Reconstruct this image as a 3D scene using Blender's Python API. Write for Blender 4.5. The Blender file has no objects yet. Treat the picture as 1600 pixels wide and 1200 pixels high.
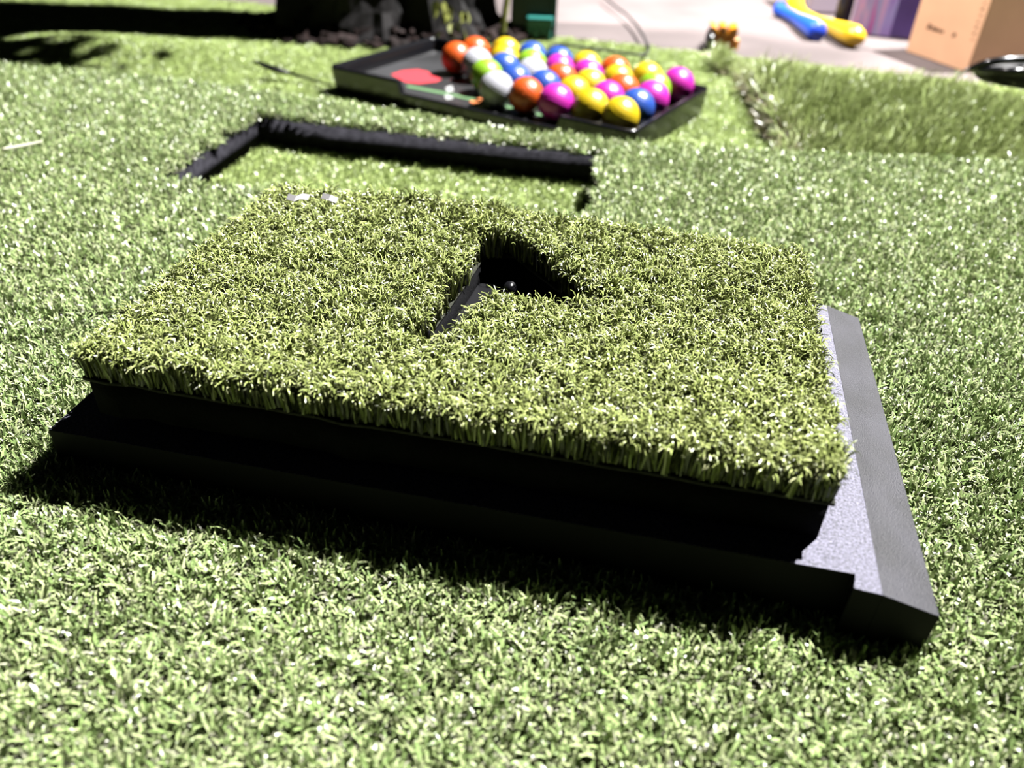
import bpy, bmesh, math, random
import numpy as np
from mathutils import Vector, Matrix, Euler

SC = bpy.context.scene
COL = SC.collection

# ------------------------------------------------------------------ camera, world, lamps, exposure
PITCH, ROLL, FPX, CAM_H = math.radians(35.5), math.radians(2.15), 1230.0, 0.246
cam_d = bpy.data.cameras.new('camera'); cam = bpy.data.objects.new('camera', cam_d); COL.objects.link(cam)
cam_d.sensor_width = 36.0; cam_d.sensor_fit = 'HORIZONTAL'; cam_d.lens = FPX * 36.0 / 1600.0
cam.location = (0, 0, CAM_H)
_F = Vector((0, math.cos(PITCH), -math.sin(PITCH))); _U = Vector((0, math.sin(PITCH), math.cos(PITCH))); _R = Vector((1, 0, 0))
_cr, _sr = math.cos(ROLL), math.sin(ROLL)
_X = _R * _cr + _U * _sr; _Y = -_R * _sr + _U * _cr
cam.matrix_world = Matrix(((_X.x, _Y.x, -_F.x, 0), (_X.y, _Y.y, -_F.y, 0), (_X.z, _Y.z, -_F.z, CAM_H), (0, 0, 0, 1)))
cam_d.clip_start = 0.01; cam_d.clip_end = 50
cam_d.dof.use_dof = True; cam_d.dof.focus_distance = 0.385; cam_d.dof.aperture_fstop = 6.6
SC.camera = cam

world = bpy.data.worlds.new('night_garage'); SC.world = world; world.use_nodes = True
world.node_tree.nodes['Background'].inputs[0].default_value = (0.75, 0.85, 1.0, 1)
world.node_tree.nodes['Background'].inputs[1].default_value = 0.003

KEY = Vector((1.43, 1.41, 2.65))
def lamp(name, loc, aim, power, radius, size, blend, col):
    d = bpy.data.lights.new(name, 'SPOT'); o = bpy.data.objects.new(name, d); COL.objects.link(o)
    d.energy = power; d.shadow_soft_size = radius; d.spot_size = math.radians(size); d.spot_blend = blend; d.color = col
    o.location = loc; o.rotation_euler = (Vector(aim) - Vector(loc)).to_track_quat('-Z', 'Y').to_euler()
    return o
lamp('work_lamp', KEY, (-0.05, 0.75, 0), 1500, 0.03, 75, 0.4, (1.0, 0.985, 0.96))
lamp('added_box_spot', (-0.75, 1.45, 2.1), (0.68, 1.68, 0.0), 560, 0.04, 33, 0.4, (1.0, 0.93, 0.90))  # unseen spot, added to brighten the box side and the concrete

SC.view_settings.view_transform = 'Standard'; SC.view_settings.look = 'None'
SC.view_settings.gamma = 1.0; SC.view_settings.use_curve_mapping = False
SC.view_settings.exposure = 1.45
SC.cycles.filter_width = 1.0
SC.cycles.max_bounces = 6; SC.cycles.diffuse_bounces = 1; SC.cycles.glossy_bounces = 3
SC.cycles.transmission_bounces = 3; SC.cycles.transparent_max_bounces = 4
SC.cycles.sample_clamp_indirect = 4.0
SC.cycles.caustics_reflective = False; SC.cycles.caustics_refractive = False

rng = np.random.default_rng(7); random.seed(7)
ZL = -0.042          # tip level of the turf under and behind the mat (mat tips are z = 0)
ZC = -0.052          # concrete

def at(u, v, z):
    """point of the world plane `z` seen at a measured spot of the photograph"""
    x, y = (u - 800) / FPX, (600 - v) / FPX
    d = _X * x + _Y * y + _F
    return Vector((0, 0, CAM_H)) + d * ((z - CAM_H) / d.z)
def aty(u, v, Y):
    x, y = (u - 800) / FPX, (600 - v) / FPX
    d = _X * x + _Y * y + _F
    return Vector((0, 0, CAM_H)) + d * (Y / d.y)

# ------------------------------------------------------------------ helpers
def tag(o, label=None, cat=None, group=None, kind=None):
    if label: o['label'] = label
    if cat: o['category'] = cat
    if group: o['group'] = group
    if kind: o['kind'] = kind
    return o
def empty(name, loc=(0, 0, 0), rz=0.0):
    o = bpy.data.objects.new(name, None); COL.objects.link(o); o.location = loc; o.rotation_euler = (0, 0, rz)
    o.empty_display_size = 0.02
    return o
def mesh_obj(name, verts, faces, mat, parent=None, smooth=False):
    me = bpy.data.meshes.new(name); me.from_pydata([tuple(v) for v in verts], [], faces); me.update()
    if smooth: me.polygons.foreach_set('use_smooth', [True] * len(me.polygons))
    if mat: me.materials.append(mat)
    o = bpy.data.objects.new(name, me); COL.objects.link(o)
    if parent: o.parent = parent
    return o
def bm_obj(name, bm, mat, parent=None, smooth=False):
    bmesh.ops.recalc_face_normals(bm, faces=bm.faces)
    me = bpy.data.meshes.new(name); bm.to_mesh(me); bm.free()
    if smooth: me.polygons.foreach_set('use_smooth', [True] * len(me.polygons))
    if mat: me.materials.append(mat)
    o = bpy.data.objects.new(name, me); COL.objects.link(o)
    if parent: o.parent = parent
    return o
def bevel(o, w, seg=2, angle=35):
    m = o.modifiers.new('bevel', 'BEVEL'); m.width = w; m.segments = seg; m.limit_method = 'ANGLE'; m.angle_limit = math.radians(angle)
    return o
def slab(name, outer, z0, z1, mat, parent=None, holes=()):
    """solid plate with any outline and real holes"""
    cu = bpy.data.curves.new(name, 'CURVE'); cu.dimensions = '2D'; cu.fill_mode = 'BOTH'; cu.extrude = (z1 - z0) / 2
    for loop in (outer,) + tuple(holes):
        s = cu.splines.new('POLY'); s.points.add(len(loop) - 1); s.use_cyclic_u = True
        for p, q in zip(s.points, loop): p.co = (q[0], q[1], 0, 1)
    t = bpy.data.objects.new('tmp', cu); COL.objects.link(t)
    me = bpy.data.meshes.new_from_object(t.evaluated_get(bpy.context.evaluated_depsgraph_get()))
    bpy.data.objects.remove(t); bpy.data.curves.remove(cu)
    bm = bmesh.new(); bm.from_mesh(me); bpy.data.meshes.remove(me)
    bmesh.ops.remove_doubles(bm, verts=bm.verts, dist=1e-6)
    bmesh.ops.translate(bm, verts=bm.verts, vec=(0, 0, (z0 + z1) / 2))
    return bm_obj(name, bm, mat, parent)
def tube(name, pts, radii, mat, parent=None, n=10, caps=True, sub=6):
    """smooth round tube through points with a radius per point"""
    P = [Vector(p) for p in pts]; R = list(radii) if hasattr(radii, '__len__') else [radii] * len(P)
    if sub > 1 and len(P) > 2:
        Q, S = [], []
        for i in range(len(P) - 1):
            p0, p1, p2, p3 = P[max(i - 1, 0)], P[i], P[i + 1], P[min(i + 2, len(P) - 1)]
            for k in range(sub):
                t = k / sub
                Q.append(0.5 * ((2 * p1) + (p2 - p0) * t + (2 * p0 - 5 * p1 + 4 * p2 - p3) * t * t + (3 * p1 - p0 - 3 * p2 + p3) * t ** 3))
                S.append(R[i] * (1 - t) + R[i + 1] * t)
        Q.append(P[-1]); S.append(R[-1]); P, R = Q, S
    V, Fc = [], []; up = Vector((0, 0, 1))
    for i, p in enumerate(P):
        d = (P[min(i + 1, len(P) - 1)] - P[max(i - 1, 0)]).normalized()
        a = d.cross(up)
        if a.length < 1e-4: a = d.cross(Vector((1, 0, 0)))
        a.normalize(); b = a.cross(d).normalized()
        for k in range(n):
            w = 2 * math.pi * k / n
            V.append(p + (a * math.cos(w) + b * math.sin(w)) * R[i])
    for i in range(len(P) - 1):
        for k in range(n):
            Fc.append((i * n + k, i * n + (k + 1) % n, (i + 1) * n + (k + 1) % n, (i + 1) * n + k))
    if caps:
        Fc.append(tuple(range(n - 1, -1, -1))); Fc.append(tuple((len(P) - 1) * n + k for k in range(n)))
    return mesh_obj(name, V, Fc, mat, parent, smooth=True)
def box_bm(bm, lo, hi, M=None):
    vs = [bm.verts.new((x, y, z)) for x in (lo[0], hi[0]) for y in (lo[1], hi[1]) for z in (lo[2], hi[2])]
    for f in ((0, 1, 3, 2), (4, 6, 7, 5), (0, 4, 5, 1), (2, 3, 7, 6), (0, 2, 6, 4), (1, 5, 7, 3)): bm.faces.new([vs[i] for i in f])
    if M is not None: bmesh.ops.transform(bm, matrix=M, verts=vs)
    return vs
def inside(x, y, poly):
    x = np.asarray(x); y = np.asarray(y); r = np.zeros(x.shape, bool); n = len(poly)
    for i in range(n):
        x0, y0 = poly[i][0], poly[i][1]; x1, y1 = poly[(i + 1) % n][0], poly[(i + 1) % n][1]
        c = ((y0 > y) != (y1 > y)) & (x < (x1 - x0) * (y - y0) / ((y1 - y0) if y1 != y0 else 1e-12) + x0)
        r ^= c
    return r

# ------------------------------------------------------------------ materials
def nodes(name):
    m = bpy.data.materials.new(name); m.use_nodes = True
    nt = m.node_tree; return m, nt, nt.nodes['Principled BSDF']
KA = 0.37             # camera exposure is up by as much: bright lamp, true (darker) surface colours
def plain(name, col, rough=0.5, spec=0.5, metallic=0.0, noise=0.0, nscale=60.0, bump=0.0, bscale=300.0, coat=0.0):
    m, nt, b = nodes(name); col = tuple(c * KA for c in col)
    b.inputs['Base Color'].default_value = (*col, 1); b.inputs['Roughness'].default_value = rough
    b.inputs['Specular IOR Level'].default_value = spec * 0.7; b.inputs['Metallic'].default_value = metallic
    b.inputs['Coat Weight'].default_value = coat
    tc = nt.nodes.new('ShaderNodeTexCoord')
    if noise:
        n = nt.nodes.new('ShaderNodeTexNoise'); n.inputs['Scale'].default_value = nscale; n.inputs['Detail'].default_value = 5
        nt.links.new(tc.outputs['Object'], n.inputs['Vector'])
        r = nt.nodes.new('ShaderNodeMapRange'); r.inputs['From Min'].default_value = 0.3; r.inputs['From Max'].default_value = 0.7
        r.inputs['To Min'].default_value = 1 - noise; r.inputs['To Max'].default_value = 1 + noise
        nt.links.new(n.outputs['Fac'], r.inputs['Value'])
        mx = nt.nodes.new('ShaderNodeVectorMath'); mx.operation = 'SCALE'; mx.inputs[0].default_value = col
        nt.links.new(r.outputs[0], mx.inputs['Scale']); nt.links.new(mx.outputs[0], b.inputs['Base Color'])
    if bump:
        n2 = nt.nodes.new('ShaderNodeTexNoise'); n2.inputs['Scale'].default_value = bscale; n2.inputs['Detail'].default_value = 3
        nt.links.new(tc.outputs['Object'], n2.inputs['Vector'])
        bp = nt.nodes.new('ShaderNodeBump'); bp.inputs['Strength'].default_value = bump; bp.inputs['Distance'].default_value = 0.001
        nt.links.new(n2.outputs['Fac'], bp.inputs['Height']); nt.links.new(bp.outputs[0], b.inputs['Normal'])
    return m
def blade_mat(name, rough=0.32, spec=0.5, trans=0.12, gain=1.0):
    """fibre: colour from the blade itself (corner attribute 'tint'), a little per-tuft variation, some light let through"""
    m, nt, b = nodes(name)
    a = nt.nodes.new('ShaderNodeAttribute'); a.attribute_name = 'tint'
    oi = nt.nodes.new('ShaderNodeObjectInfo')
    r = nt.nodes.new('ShaderNodeMapRange'); r.inputs['To Min'].default_value = 0.8 * gain; r.inputs['To Max'].default_value = 1.2 * gain
    nt.links.new(oi.outputs['Random'], r.inputs['Value'])
    s = nt.nodes.new('ShaderNodeVectorMath'); s.operation = 'SCALE'
    nt.links.new(a.outputs['Color'], s.inputs[0]); nt.links.new(r.outputs[0], s.inputs['Scale'])
    nt.links.new(s.outputs[0], b.inputs['Base Color'])
    b.inputs['Roughness'].default_value = rough; b.inputs['Specular IOR Level'].default_value = spec * 0.7
    t = nt.nodes.new('ShaderNodeBsdfTranslucent'); nt.links.new(s.outputs[0], t.inputs['Color'])
    mx = nt.nodes.new('ShaderNodeMixShader'); mx.inputs[0].default_value = trans
    nt.links.new(b.outputs[0], mx.inputs[1]); nt.links.new(t.outputs[0], mx.inputs[2])
    nt.links.new(mx.outputs[0], nt.nodes['Material Output'].inputs['Surface'])
    return m
M = {}
M['mat_fibre'] = blade_mat('mat_fibre', 0.30, 0.48, 0.08)
M['pad_fibre'] = blade_mat('pad_fibre', 0.33, 0.5, 0.03)
M['low_fibre'] = blade_mat('low_fibre', 0.30, 0.48, 0.12)
M['long_fibre'] = blade_mat('long_fibre', 0.35, 0.5, 0.12)
M['mat_soil'] = plain('mat_backing', (0.018, 0.026, 0.012), 0.9, 0.1, noise=0.4, nscale=400)
M['low_soil'] = plain('low_backing', (0.14, 0.20, 0.06), 0.9, 0.1, noise=0.3, nscale=400)
M['foam'] = plain('black_foam', (0.005, 0.005, 0.006), 0.85, 0.06, noise=0.5, nscale=90, bump=0.6, bscale=900)
M['foam_cut'] = plain('grey_cut_foam', (0.036, 0.035, 0.042), 1.0, 0.0, noise=0.35, nscale=160, bump=0.7, bscale=700)
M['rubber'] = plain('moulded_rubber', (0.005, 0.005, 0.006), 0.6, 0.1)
M['rubber_slope'] = plain('scuffed_rubber', (0.026, 0.025, 0.034), 0.52, 0.3, noise=0.45, nscale=45, bump=0.35, bscale=1700)  # scuffs, plus a dimmer tone in the colour where it tilts from the lamp
M['rubber_lit_top'] = plain('speckled_lit_rubber', (0.15, 0.145, 0.205), 0.5, 0.45, noise=0.9, nscale=1000, bump=0.6, bscale=1900)  # lamp sheen painted into the colour: paler than the same rubber's sides
M['cloth_edge'] = plain('backing_edge', (0.05, 0.052, 0.04), 0.9, 0.1, noise=0.4, nscale=500)
M['black_gloss'] = plain('black_gloss_plastic', (0.008, 0.008, 0.010), 0.20, 0.45, bump=0.05, bscale=60)
M['tray_floor'] = plain('painted_sheen_plastic', (0.030, 0.030, 0.033), 0.42, 0.8, noise=0.6, nscale=14)  # paler patchy grey stands in for reflections on the floor
M['black_plastic'] = plain('black_plastic', (0.010, 0.010, 0.012), 0.3, 0.5)
M['concrete'] = plain('concrete', (0.185, 0.153, 0.151), 0.85, 0.2, noise=0.16, nscale=7, bump=0.2, bscale=200)
M['green_plastic'] = plain('dark_green_plastic', (0.006, 0.045, 0.032), 0.4, 0.5)
M['teal_plastic'] = plain('teal_plastic', (0.03, 0.22, 0.19), 0.35, 0.5)
M['cardboard'] = plain('cardboard', (0.82, 0.48, 0.29), 0.8, 0.2, noise=0.05, nscale=25)
M['ink'] = plain('brown_ink', (0.10, 0.05, 0.03), 0.8, 0.1)
M['yellow_toy'] = plain('yellow_plastic', (0.92, 0.56, 0.015), 0.35, 0.5)
M['orange_toy'] = plain('amber_plastic', (0.95, 0.36, 0.02), 0.35, 0.5)
M['blue_toy'] = plain('blue_plastic', (0.02, 0.12, 0.75), 0.35, 0.5)
M['pale_bin'] = plain('pale_lilac_plastic', (0.55, 0.46, 0.56), 0.4, 0.4)
M['dark_bark'] = plain('dark_bark', (0.009, 0.0075, 0.008), 0.75, 0.2, noise=0.7, nscale=25, bump=1.0, bscale=90)
M['mulch'] = plain('red_brown_bark', (0.018, 0.008, 0.007), 0.8, 0.2, noise=0.6, nscale=60)
M['leaf'] = plain('olive_leaf', (0.24, 0.26, 0.06), 0.4, 0.4, noise=0.4, nscale=50)
M['pouch_cloth'] = plain('black_coated_cloth', (0.010, 0.009, 0.010), 0.55, 0.4, noise=0.3, nscale=60)
M['cord'] = plain('grey_black_cord', (0.05, 0.05, 0.05), 0.5, 0.4)
M['straw'] = plain('pale_straw', (0.72, 0.72, 0.52), 0.5, 0.4)
M['scrap'] = plain('clear_plastic_scrap', (0.62, 0.60, 0.62), 0.3, 0.5)
M['red_ink'] = plain('red_print', (0.75, 0.07, 0.09), 0.35, 0.5)
M['orange_ink'] = plain('orange_print', (0.85, 0.28, 0.10), 0.35, 0.5)
M['green_ink'] = plain('green_print', (0.16, 0.30, 0.14), 0.35, 0.5)
M['white_ink'] = plain('white_print', (0.55, 0.55, 0.55), 0.35, 0.5)
M['purple_print'] = None
def purple_print():
    m, nt, b = nodes('purple_printed_card')
    tc = nt.nodes.new('ShaderNodeTexCoord'); mp = nt.nodes.new('ShaderNodeMapping')
    mp.inputs['Scale'].default_value = (26, 26, 5); nt.links.new(tc.outputs['Object'], mp.inputs['Vector'])
    n = nt.nodes.new('ShaderNodeTexNoise'); n.inputs['Scale'].default_value = 1.0; n.inputs['Detail'].default_value = 2; n.inputs['Distortion'].default_value = 1.1
    nt.links.new(mp.outputs[0], n.inputs['Vector'])
    r = nt.nodes.new('ShaderNodeValToRGB'); e = r.color_ramp.elements
    e[0].position = 0.30; e[0].color = (0.06, 0.035, 0.13, 1); e[1].position = 0.70; e[1].color = (0.12, 0.07, 0.2, 1)
    for p, c in ((0.38, (0.50, 0.10, 0.36)), (0.45, (0.28, 0.30, 0.55)), (0.52, (0.62, 0.32, 0.55)), (0.60, (0.34, 0.30, 0.62))):
        k = e.new(p); k.color = (c[0] * KA, c[1] * KA, c[2] * KA, 1)
    nt.links.new(n.outputs['Fac'], r.inputs['Fac']); nt.links.new(r.outputs[0], b.inputs['Base Color'])
    b.inputs['Roughness'].default_value = 0.35
    return m
M['purple_print'] = purple_print()
M['purple'] = plain('deep_purple_card', (0.085, 0.045, 0.19), 0.4, 0.4, noise=0.25, nscale=14)
M['gold_ink'] = plain('gold_print', (0.75, 0.42, 0.16), 0.4, 0.4)

# ------------------------------------------------------------------ turf: tufts of modelled fibres, scattered by geometry nodes
def tuft(name, mat, cell, count, length, width, tilt, curl, palette, nseg=4, basecol=None, comb=(0, 0), twist=0.8, lenvar=0.25, bend=0.0):
    """one small square tuft: `count` curled ribbons, each with its own colour"""
    V, Fc, C = [], [], []
    for i in range(count):
        x0, y0 = rng.uniform(-cell / 2, cell / 2, 2)
        pc, lmul, wmul, cmul = palette[rng.choice(len(palette), p=[p[0] for p in palette])][1:]
        L = length * lmul * rng.uniform(1 - lenvar, 1 + lenvar); W = width * wmul * rng.uniform(0.75, 1.25)
        phi = rng.uniform(0, 2 * math.pi); th0 = rng.uniform(*tilt); k = rng.uniform(*curl) * cmul * rng.choice([-1, 1], p=[0.25, 0.75])
        tw0 = rng.uniform(-twist, twist); tw1 = rng.uniform(-twist, twist); side = rng.uniform(-0.6, 0.6) * min(cmul, 1.5)
        col = np.array(pc) * KA * rng.uniform(0.78, 1.22)
        p = np.array([x0, y0, 0.0]); st = len(V) ; ds = L / nseg
        for s in range(nseg + 1):
            t = s / nseg; th = th0 + k * max(0.0, t - bend) / (1 - bend); ph = phi + side * t
            d = np.array([math.sin(th) * math.cos(ph) + comb[0] * t, math.sin(th) * math.sin(ph) + comb[1] * t, math.cos(th)]); d /= np.linalg.norm(d)
            b = np.array([-math.sin(ph), math.cos(ph), 0.0]); n = np.cross(b, d); tw = tw0 + (tw1 - tw0) * t
            wv = (b * math.cos(tw) + n * math.sin(tw)) * W * 0.5 * (1.0 if t < 0.6 else 1.0 - 0.6 * (t - 0.6) / 0.4)
            V.append(p - wv); V.append(p + wv)
            c = col if basecol is None else col * min(1, t * 1.6) + np.array(basecol) * max(0, 1 - t * 1.6)
            C.append(c); C.append(c)
            p = p + d * ds
        for s in range(nseg):
            a = st + 2 * s; Fc.append((a, a + 1, a + 3, a + 2))
    me = bpy.data.meshes.new(name); me.from_pydata([tuple(v) for v in V], [], Fc); me.update()
    me.polygons.foreach_set('use_smooth', [True] * len(me.polygons)); me.materials.append(mat)
    at_ = me.color_attributes.new('tint', 'FLOAT_COLOR', 'POINT')
    at_.data.foreach_set('color', np.c_[np.array(C), np.ones(len(C))].astype(np.float32).ravel())
    return bpy.data.objects.new(name, me)       # kept out of the scene: only a source for the nodes

def scatter(name, pos, rot, scl, sources, mat, parent=None):
    pos = np.asarray(pos, np.float32); n = len(pos)
    me = bpy.data.meshes.new(name); me.from_pydata([tuple(p) for p in pos.tolist()], [], []); me.update(); me.materials.append(mat)
    for nm, ty, arr, key in (('rot', 'FLOAT_VECTOR', rot, 'vector'), ('scl', 'FLOAT_VECTOR', scl, 'vector')):
        a = me.attributes.new(nm, ty, 'POINT'); a.data.foreach_set(key, np.asarray(arr, np.float32).ravel())
    a = me.attributes.new('pick', 'INT', 'POINT'); a.data.foreach_set('value', rng.integers(0, len(sources), n).astype(np.int32))
    o = bpy.data.objects.new(name, me); COL.objects.link(o)
    if parent: o.parent = parent
    ng = bpy.data.node_groups.new(name, 'GeometryNodeTree')
    ng.interface.new_socket('Geometry', in_out='INPUT', socket_type='NodeSocketGeometry')
    ng.interface.new_socket('Geometry', in_out='OUTPUT', socket_type='NodeSocketGeometry')
    N = ng.nodes; Lk = ng.links
    gi = N.new('NodeGroupInput'); go = N.new('NodeGroupOutput'); iop = N.new('GeometryNodeInstanceOnPoints'); jg = N.new('GeometryNodeJoinGeometry')
    for s in reversed(sources):
        ob = N.new('GeometryNodeObjectInfo'); ob.inputs['Object'].default_value = s; ob.inputs['As Instance'].default_value = False
        g2 = N.new('GeometryNodeGeometryToInstance'); Lk.new(ob.outputs['Geometry'], g2.inputs[0]); Lk.new(g2.outputs[0], jg.inputs[0])
    iop.inputs['Pick Instance'].default_value = True
    def attr(nm, ty):
        q = N.new('GeometryNodeInputNamedAttribute'); q.data_type = ty; q.inputs['Name'].default_value = nm; return q.outputs['Attribute']
    Lk.new(gi.outputs[0], iop.inputs['Points']); Lk.new(jg.outputs[0], iop.inputs['Instance'])
    Lk.new(attr('pick', 'INT'), iop.inputs['Instance Index']); Lk.new(attr('rot', 'FLOAT_VECTOR'), iop.inputs['Rotation']); Lk.new(attr('scl', 'FLOAT_VECTOR'), iop.inputs['Scale'])
    Lk.new(iop.outputs[0], go.inputs[0])
    o.modifiers.new('tufts', 'NODES').node_group = ng
    o['kind'] = 'stuff'
    return o
def grid_points(poly, step, jitter=0.35, holes=()):
    xs = [p[0] for p in poly]; ys = [p[1] for p in poly]
    gx, gy = np.meshgrid(np.arange(min(xs), max(xs), step), np.arange(min(ys), max(ys), step))
    x = gx.ravel() + rng.uniform(-jitter, jitter, gx.size) * step; y = gy.ravel() + rng.uniform(-jitter, jitter, gx.size) * step
    k = inside(x, y, poly)
    for h in holes: k &= ~inside(x, y, h)
    return x[k], y[k]
def spin(n, tilt=0.12):
    return np.c_[rng.normal(0, tilt, n), rng.normal(0, tilt, n), rng.uniform(0, 2 * math.pi, n)]
def sizes(n, lo=0.85, hi=1.15):
    s = rng.uniform(lo, hi, n); return np.c_[s, s, rng.uniform(lo, hi, n)]
# ================================================================== SETTING
floor = slab('floor', [(-3, -1.5), (4, -1.5), (4, 5), (-3, 5)], ZC - 0.05, ZC, M['concrete']); tag(floor, kind='structure')

# ------------------------------------------------------------------ outlines (metres, mat tips at z = 0)
HOLE = [tuple(at(u, v, -0.004))[:2] for u, v in ((240, 286), (925, 345), (941, 241), (404, 181))]
MAT_BACK = [tuple(at(u, v, 0.0))[:2] for u, v in ((1600, 253), (1233, 238), (1100, 232), (1048, 230), (760, 198), (516, 157), (350, 134), (150, 112), (0, 102))]
MAT = [(-0.95, -0.15), (0.95, -0.15), (0.95, 0.742)] + MAT_BACK + [(-0.95, 0.965)]
e0, e1 = at(385, 3, ZL), at(1110, 82, ZL); ed = (e1 - e0).normalized()
LOWER = [(-1.5, 0.45), (1.3, 0.45), tuple((e1 + ed * 0.95))[:2], tuple(e1)[:2], tuple(e0)[:2], tuple(e0 - ed * 1.1)[:2]]

# ------------------------------------------------------------------ the turf under and behind the mat
lower = empty('turf_sheet', (0, 1.1, ZL)); tag(lower, 'thin bright yellow-green turf sheet that the black ball tray stands on', 'turf')
def low_z(x, y):
    q = np.clip((0.93 - np.asarray(y)) / 0.12, 0, 1); return ZL - 0.004 + 0.011 * q * q * (3 - 2 * q) + 0.022 * np.exp(-(((x + 0.62) / 0.16) ** 2 + ((y - 1.19) / 0.07) ** 2))
gx = np.linspace(-1.5, 1.35, 96); gy = np.linspace(0.45, 2.1, 70)
def low_mesh():
    V = []; idx = {}; Fc = []
    X, Y = np.meshgrid(gx, gy); ok = inside(X.ravel(), Y.ravel(), LOWER)
    bm = bmesh.new(); 
    lo = [bm.verts.new((p[0], p[1], 0)) for p in LOWER]; bm.faces.new(lo)
    for g in np.linspace(-1.4, 1.3, 60): 
        bmesh.ops.bisect_plane(bm, geom=bm.verts[:] + bm.edges[:] + bm.faces[:], plane_co=(g, 0, 0), plane_no=(1, 0, 0))
    for g in np.linspace(0.5, 2.0, 50):
        bmesh.ops.bisect_plane(bm, geom=bm.verts[:] + bm.edges[:] + bm.faces[:], plane_co=(0, g, 0), plane_no=(0, 1, 0))
    r = bmesh.ops.extrude_face_region(bm, geom=bm.faces[:])
    up = [v for v in r['geom'] if isinstance(v, bmesh.types.BMVert)]; ups = set(up)
    for v in bm.verts:
        z = float(low_z(v.co.x, v.co.y)) - 0.0015
        v.co.z = z if v in ups else ZC + 0.0002
    bmesh.ops.translate(bm, verts=bm.verts, vec=(0, -1.1, -ZL))
    return bm
bm_obj('backing', low_mesh(), M['low_soil'], lower)
PAL_LOW = [(0.55, (0.62, 0.77, 0.28), 1, 1, 1), (0.25, (0.52, 0.68, 0.22), 1, 1, 1), (0.20, (0.64, 0.68, 0.32), 0.8, 0.9, 2.0)]
srcL = [tuft('low_tuft', M['low_fibre'], 0.012, 115, 0.0066, 0.0012, (0.2, 1.0), (0.4, 1.6), PAL_LOW, 3) for _ in range(5)]
x, y = grid_points(LOWER, 0.0098); k = ~(inside(x, y, MAT) & ~inside(x, y, [(-0.33, 0.5), (0.09, 0.5), (0.09, 0.74), (-0.3, 0.82)])); x, y = x[k], y[k]
scatter('pile', np.c_[x, y - 1.1, low_z(x, y) - 0.002 - ZL], spin(len(x)), sizes(len(x)), srcL, M['low_fibre'], lower)

# ------------------------------------------------------------------ the big hitting mat with its rectangular cut-out
mat = empty('hitting_mat', (0, 0.4, 0)); tag(mat, 'wide mid-green foam-backed turf mat with a rectangular cut-out, under the pad', 'mat')
def sh(poly, dx=0, dy=0): return [(p[0] - dx, p[1] - dy) for p in poly]
slab('foam_base', sh(MAT, 0, 0.4), ZL + 0.007, -0.0062, M['foam_cut'], mat, [sh(HOLE, 0, 0.4)])
slab('backing', sh(MAT, 0, 0.4), -0.0062, -0.0050, M['mat_soil'], mat, [sh(HOLE, 0, 0.4)])
PAL_MAT = [(0.30, (0.47, 0.61, 0.24), 1.05, 1.0, 1.0), (0.26, (0.65, 0.74, 0.37), 1.0, 0.95, 1.0), (0.12, (0.31, 0.45, 0.15), 1.1, 1.1, 0.8),
           (0.32, (0.46, 0.46, 0.33), 0.85, 0.95, 2.2)]
srcM = [tuft('mat_tuft', M['mat_fibre'], 0.010, 70, 0.0092, 0.00115, (0.1, 0.9), (0.4, 2.0), PAL_MAT, 5, bend=0.15) for _ in range(8)]
x, y = grid_points(MAT, 0.0080, holes=[HOLE])
scatter('pile', np.c_[x, y - 0.4, np.full(len(x), -0.0055)], spin(len(x)), sizes(len(x)), srcM, M['mat_fibre'], mat)


# ------------------------------------------------------------------ rubber base plate and the turf pad that lies on it
A_PAD = math.radians(-11.3)
pd = Vector((math.cos(A_PAD), math.sin(A_PAD), 0)); pn = Vector((-math.sin(A_PAD), math.cos(A_PAD), 0))
PC = Vector((-0.188, 0.2715, 0))            # front left corner of the pad
def pp(s, t): return PC + pd * s + pn * t    # pad frame: s along its front edge, t to the back
PW, PD_ = 0.3165, 0.196
base = empty('rubber_base', pp(0.17, 0.1), A_PAD); tag(base, 'flat black rubber slab with a sloping right border under the turf pad', 'base plate')
Bi = base.matrix_basis.inverted() if False else (Matrix.Translation(pp(0.17, 0.1)) @ Matrix.Rotation(A_PAD, 4, 'Z')).inverted()
def loc_base(v): return Bi @ Vector(v)
# plate outline in the pad frame, with the step in its front edge near the right end
fl = at(75, 672, 0.018); nl = at(1336, 897, 0.026); nf = at(1334, 919, 0.026); cr = at(1380, 930, 0.026); ou = at(1469, 964, 0.019)
cb = at(1292, 477, 0.026); ob_ = at(1342, 497, 0.019); bl = Vector((fl.x, fl.y, 0)) + pn * 0.213
def prism(name, top, bot_z, mat, parent, tf):
    n = len(top); V = [tf(p) for p in top] + [tf((p[0], p[1], bot_z)) for p in top]
    Fc = [tuple(range(n)), tuple(range(2 * n - 1, n - 1, -1))] + [(i, n + i, n + (i + 1) % n, (i + 1) % n) for i in range(n)]
    bm = bmesh.new(); vs = [bm.verts.new(v) for v in V]
    for f in Fc: bm.faces.new([vs[i] for i in f])
    return bm_obj(name, bm, mat, parent)
plate_top = [(fl.x, fl.y, 0.018), (nl.x, nl.y, 0.026), (nf.x, nf.y, 0.026), (cr.x, cr.y, 0.026), (cb.x, cb.y, 0.026), (bl.x, bl.y, 0.018)]
pl_ = bevel(prism('plate', plate_top, -0.003, M['rubber'], base, loc_base), 0.0003, 2); pl_.data.materials.append(M['rubber_lit_top'])
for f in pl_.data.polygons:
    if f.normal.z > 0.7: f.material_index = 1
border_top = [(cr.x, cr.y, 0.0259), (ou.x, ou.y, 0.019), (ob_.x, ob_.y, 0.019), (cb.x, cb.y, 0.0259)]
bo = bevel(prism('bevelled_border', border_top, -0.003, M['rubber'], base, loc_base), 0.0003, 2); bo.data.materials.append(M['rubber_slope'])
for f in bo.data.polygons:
    if f.normal.z > 0.7: f.material_index = 1

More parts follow.
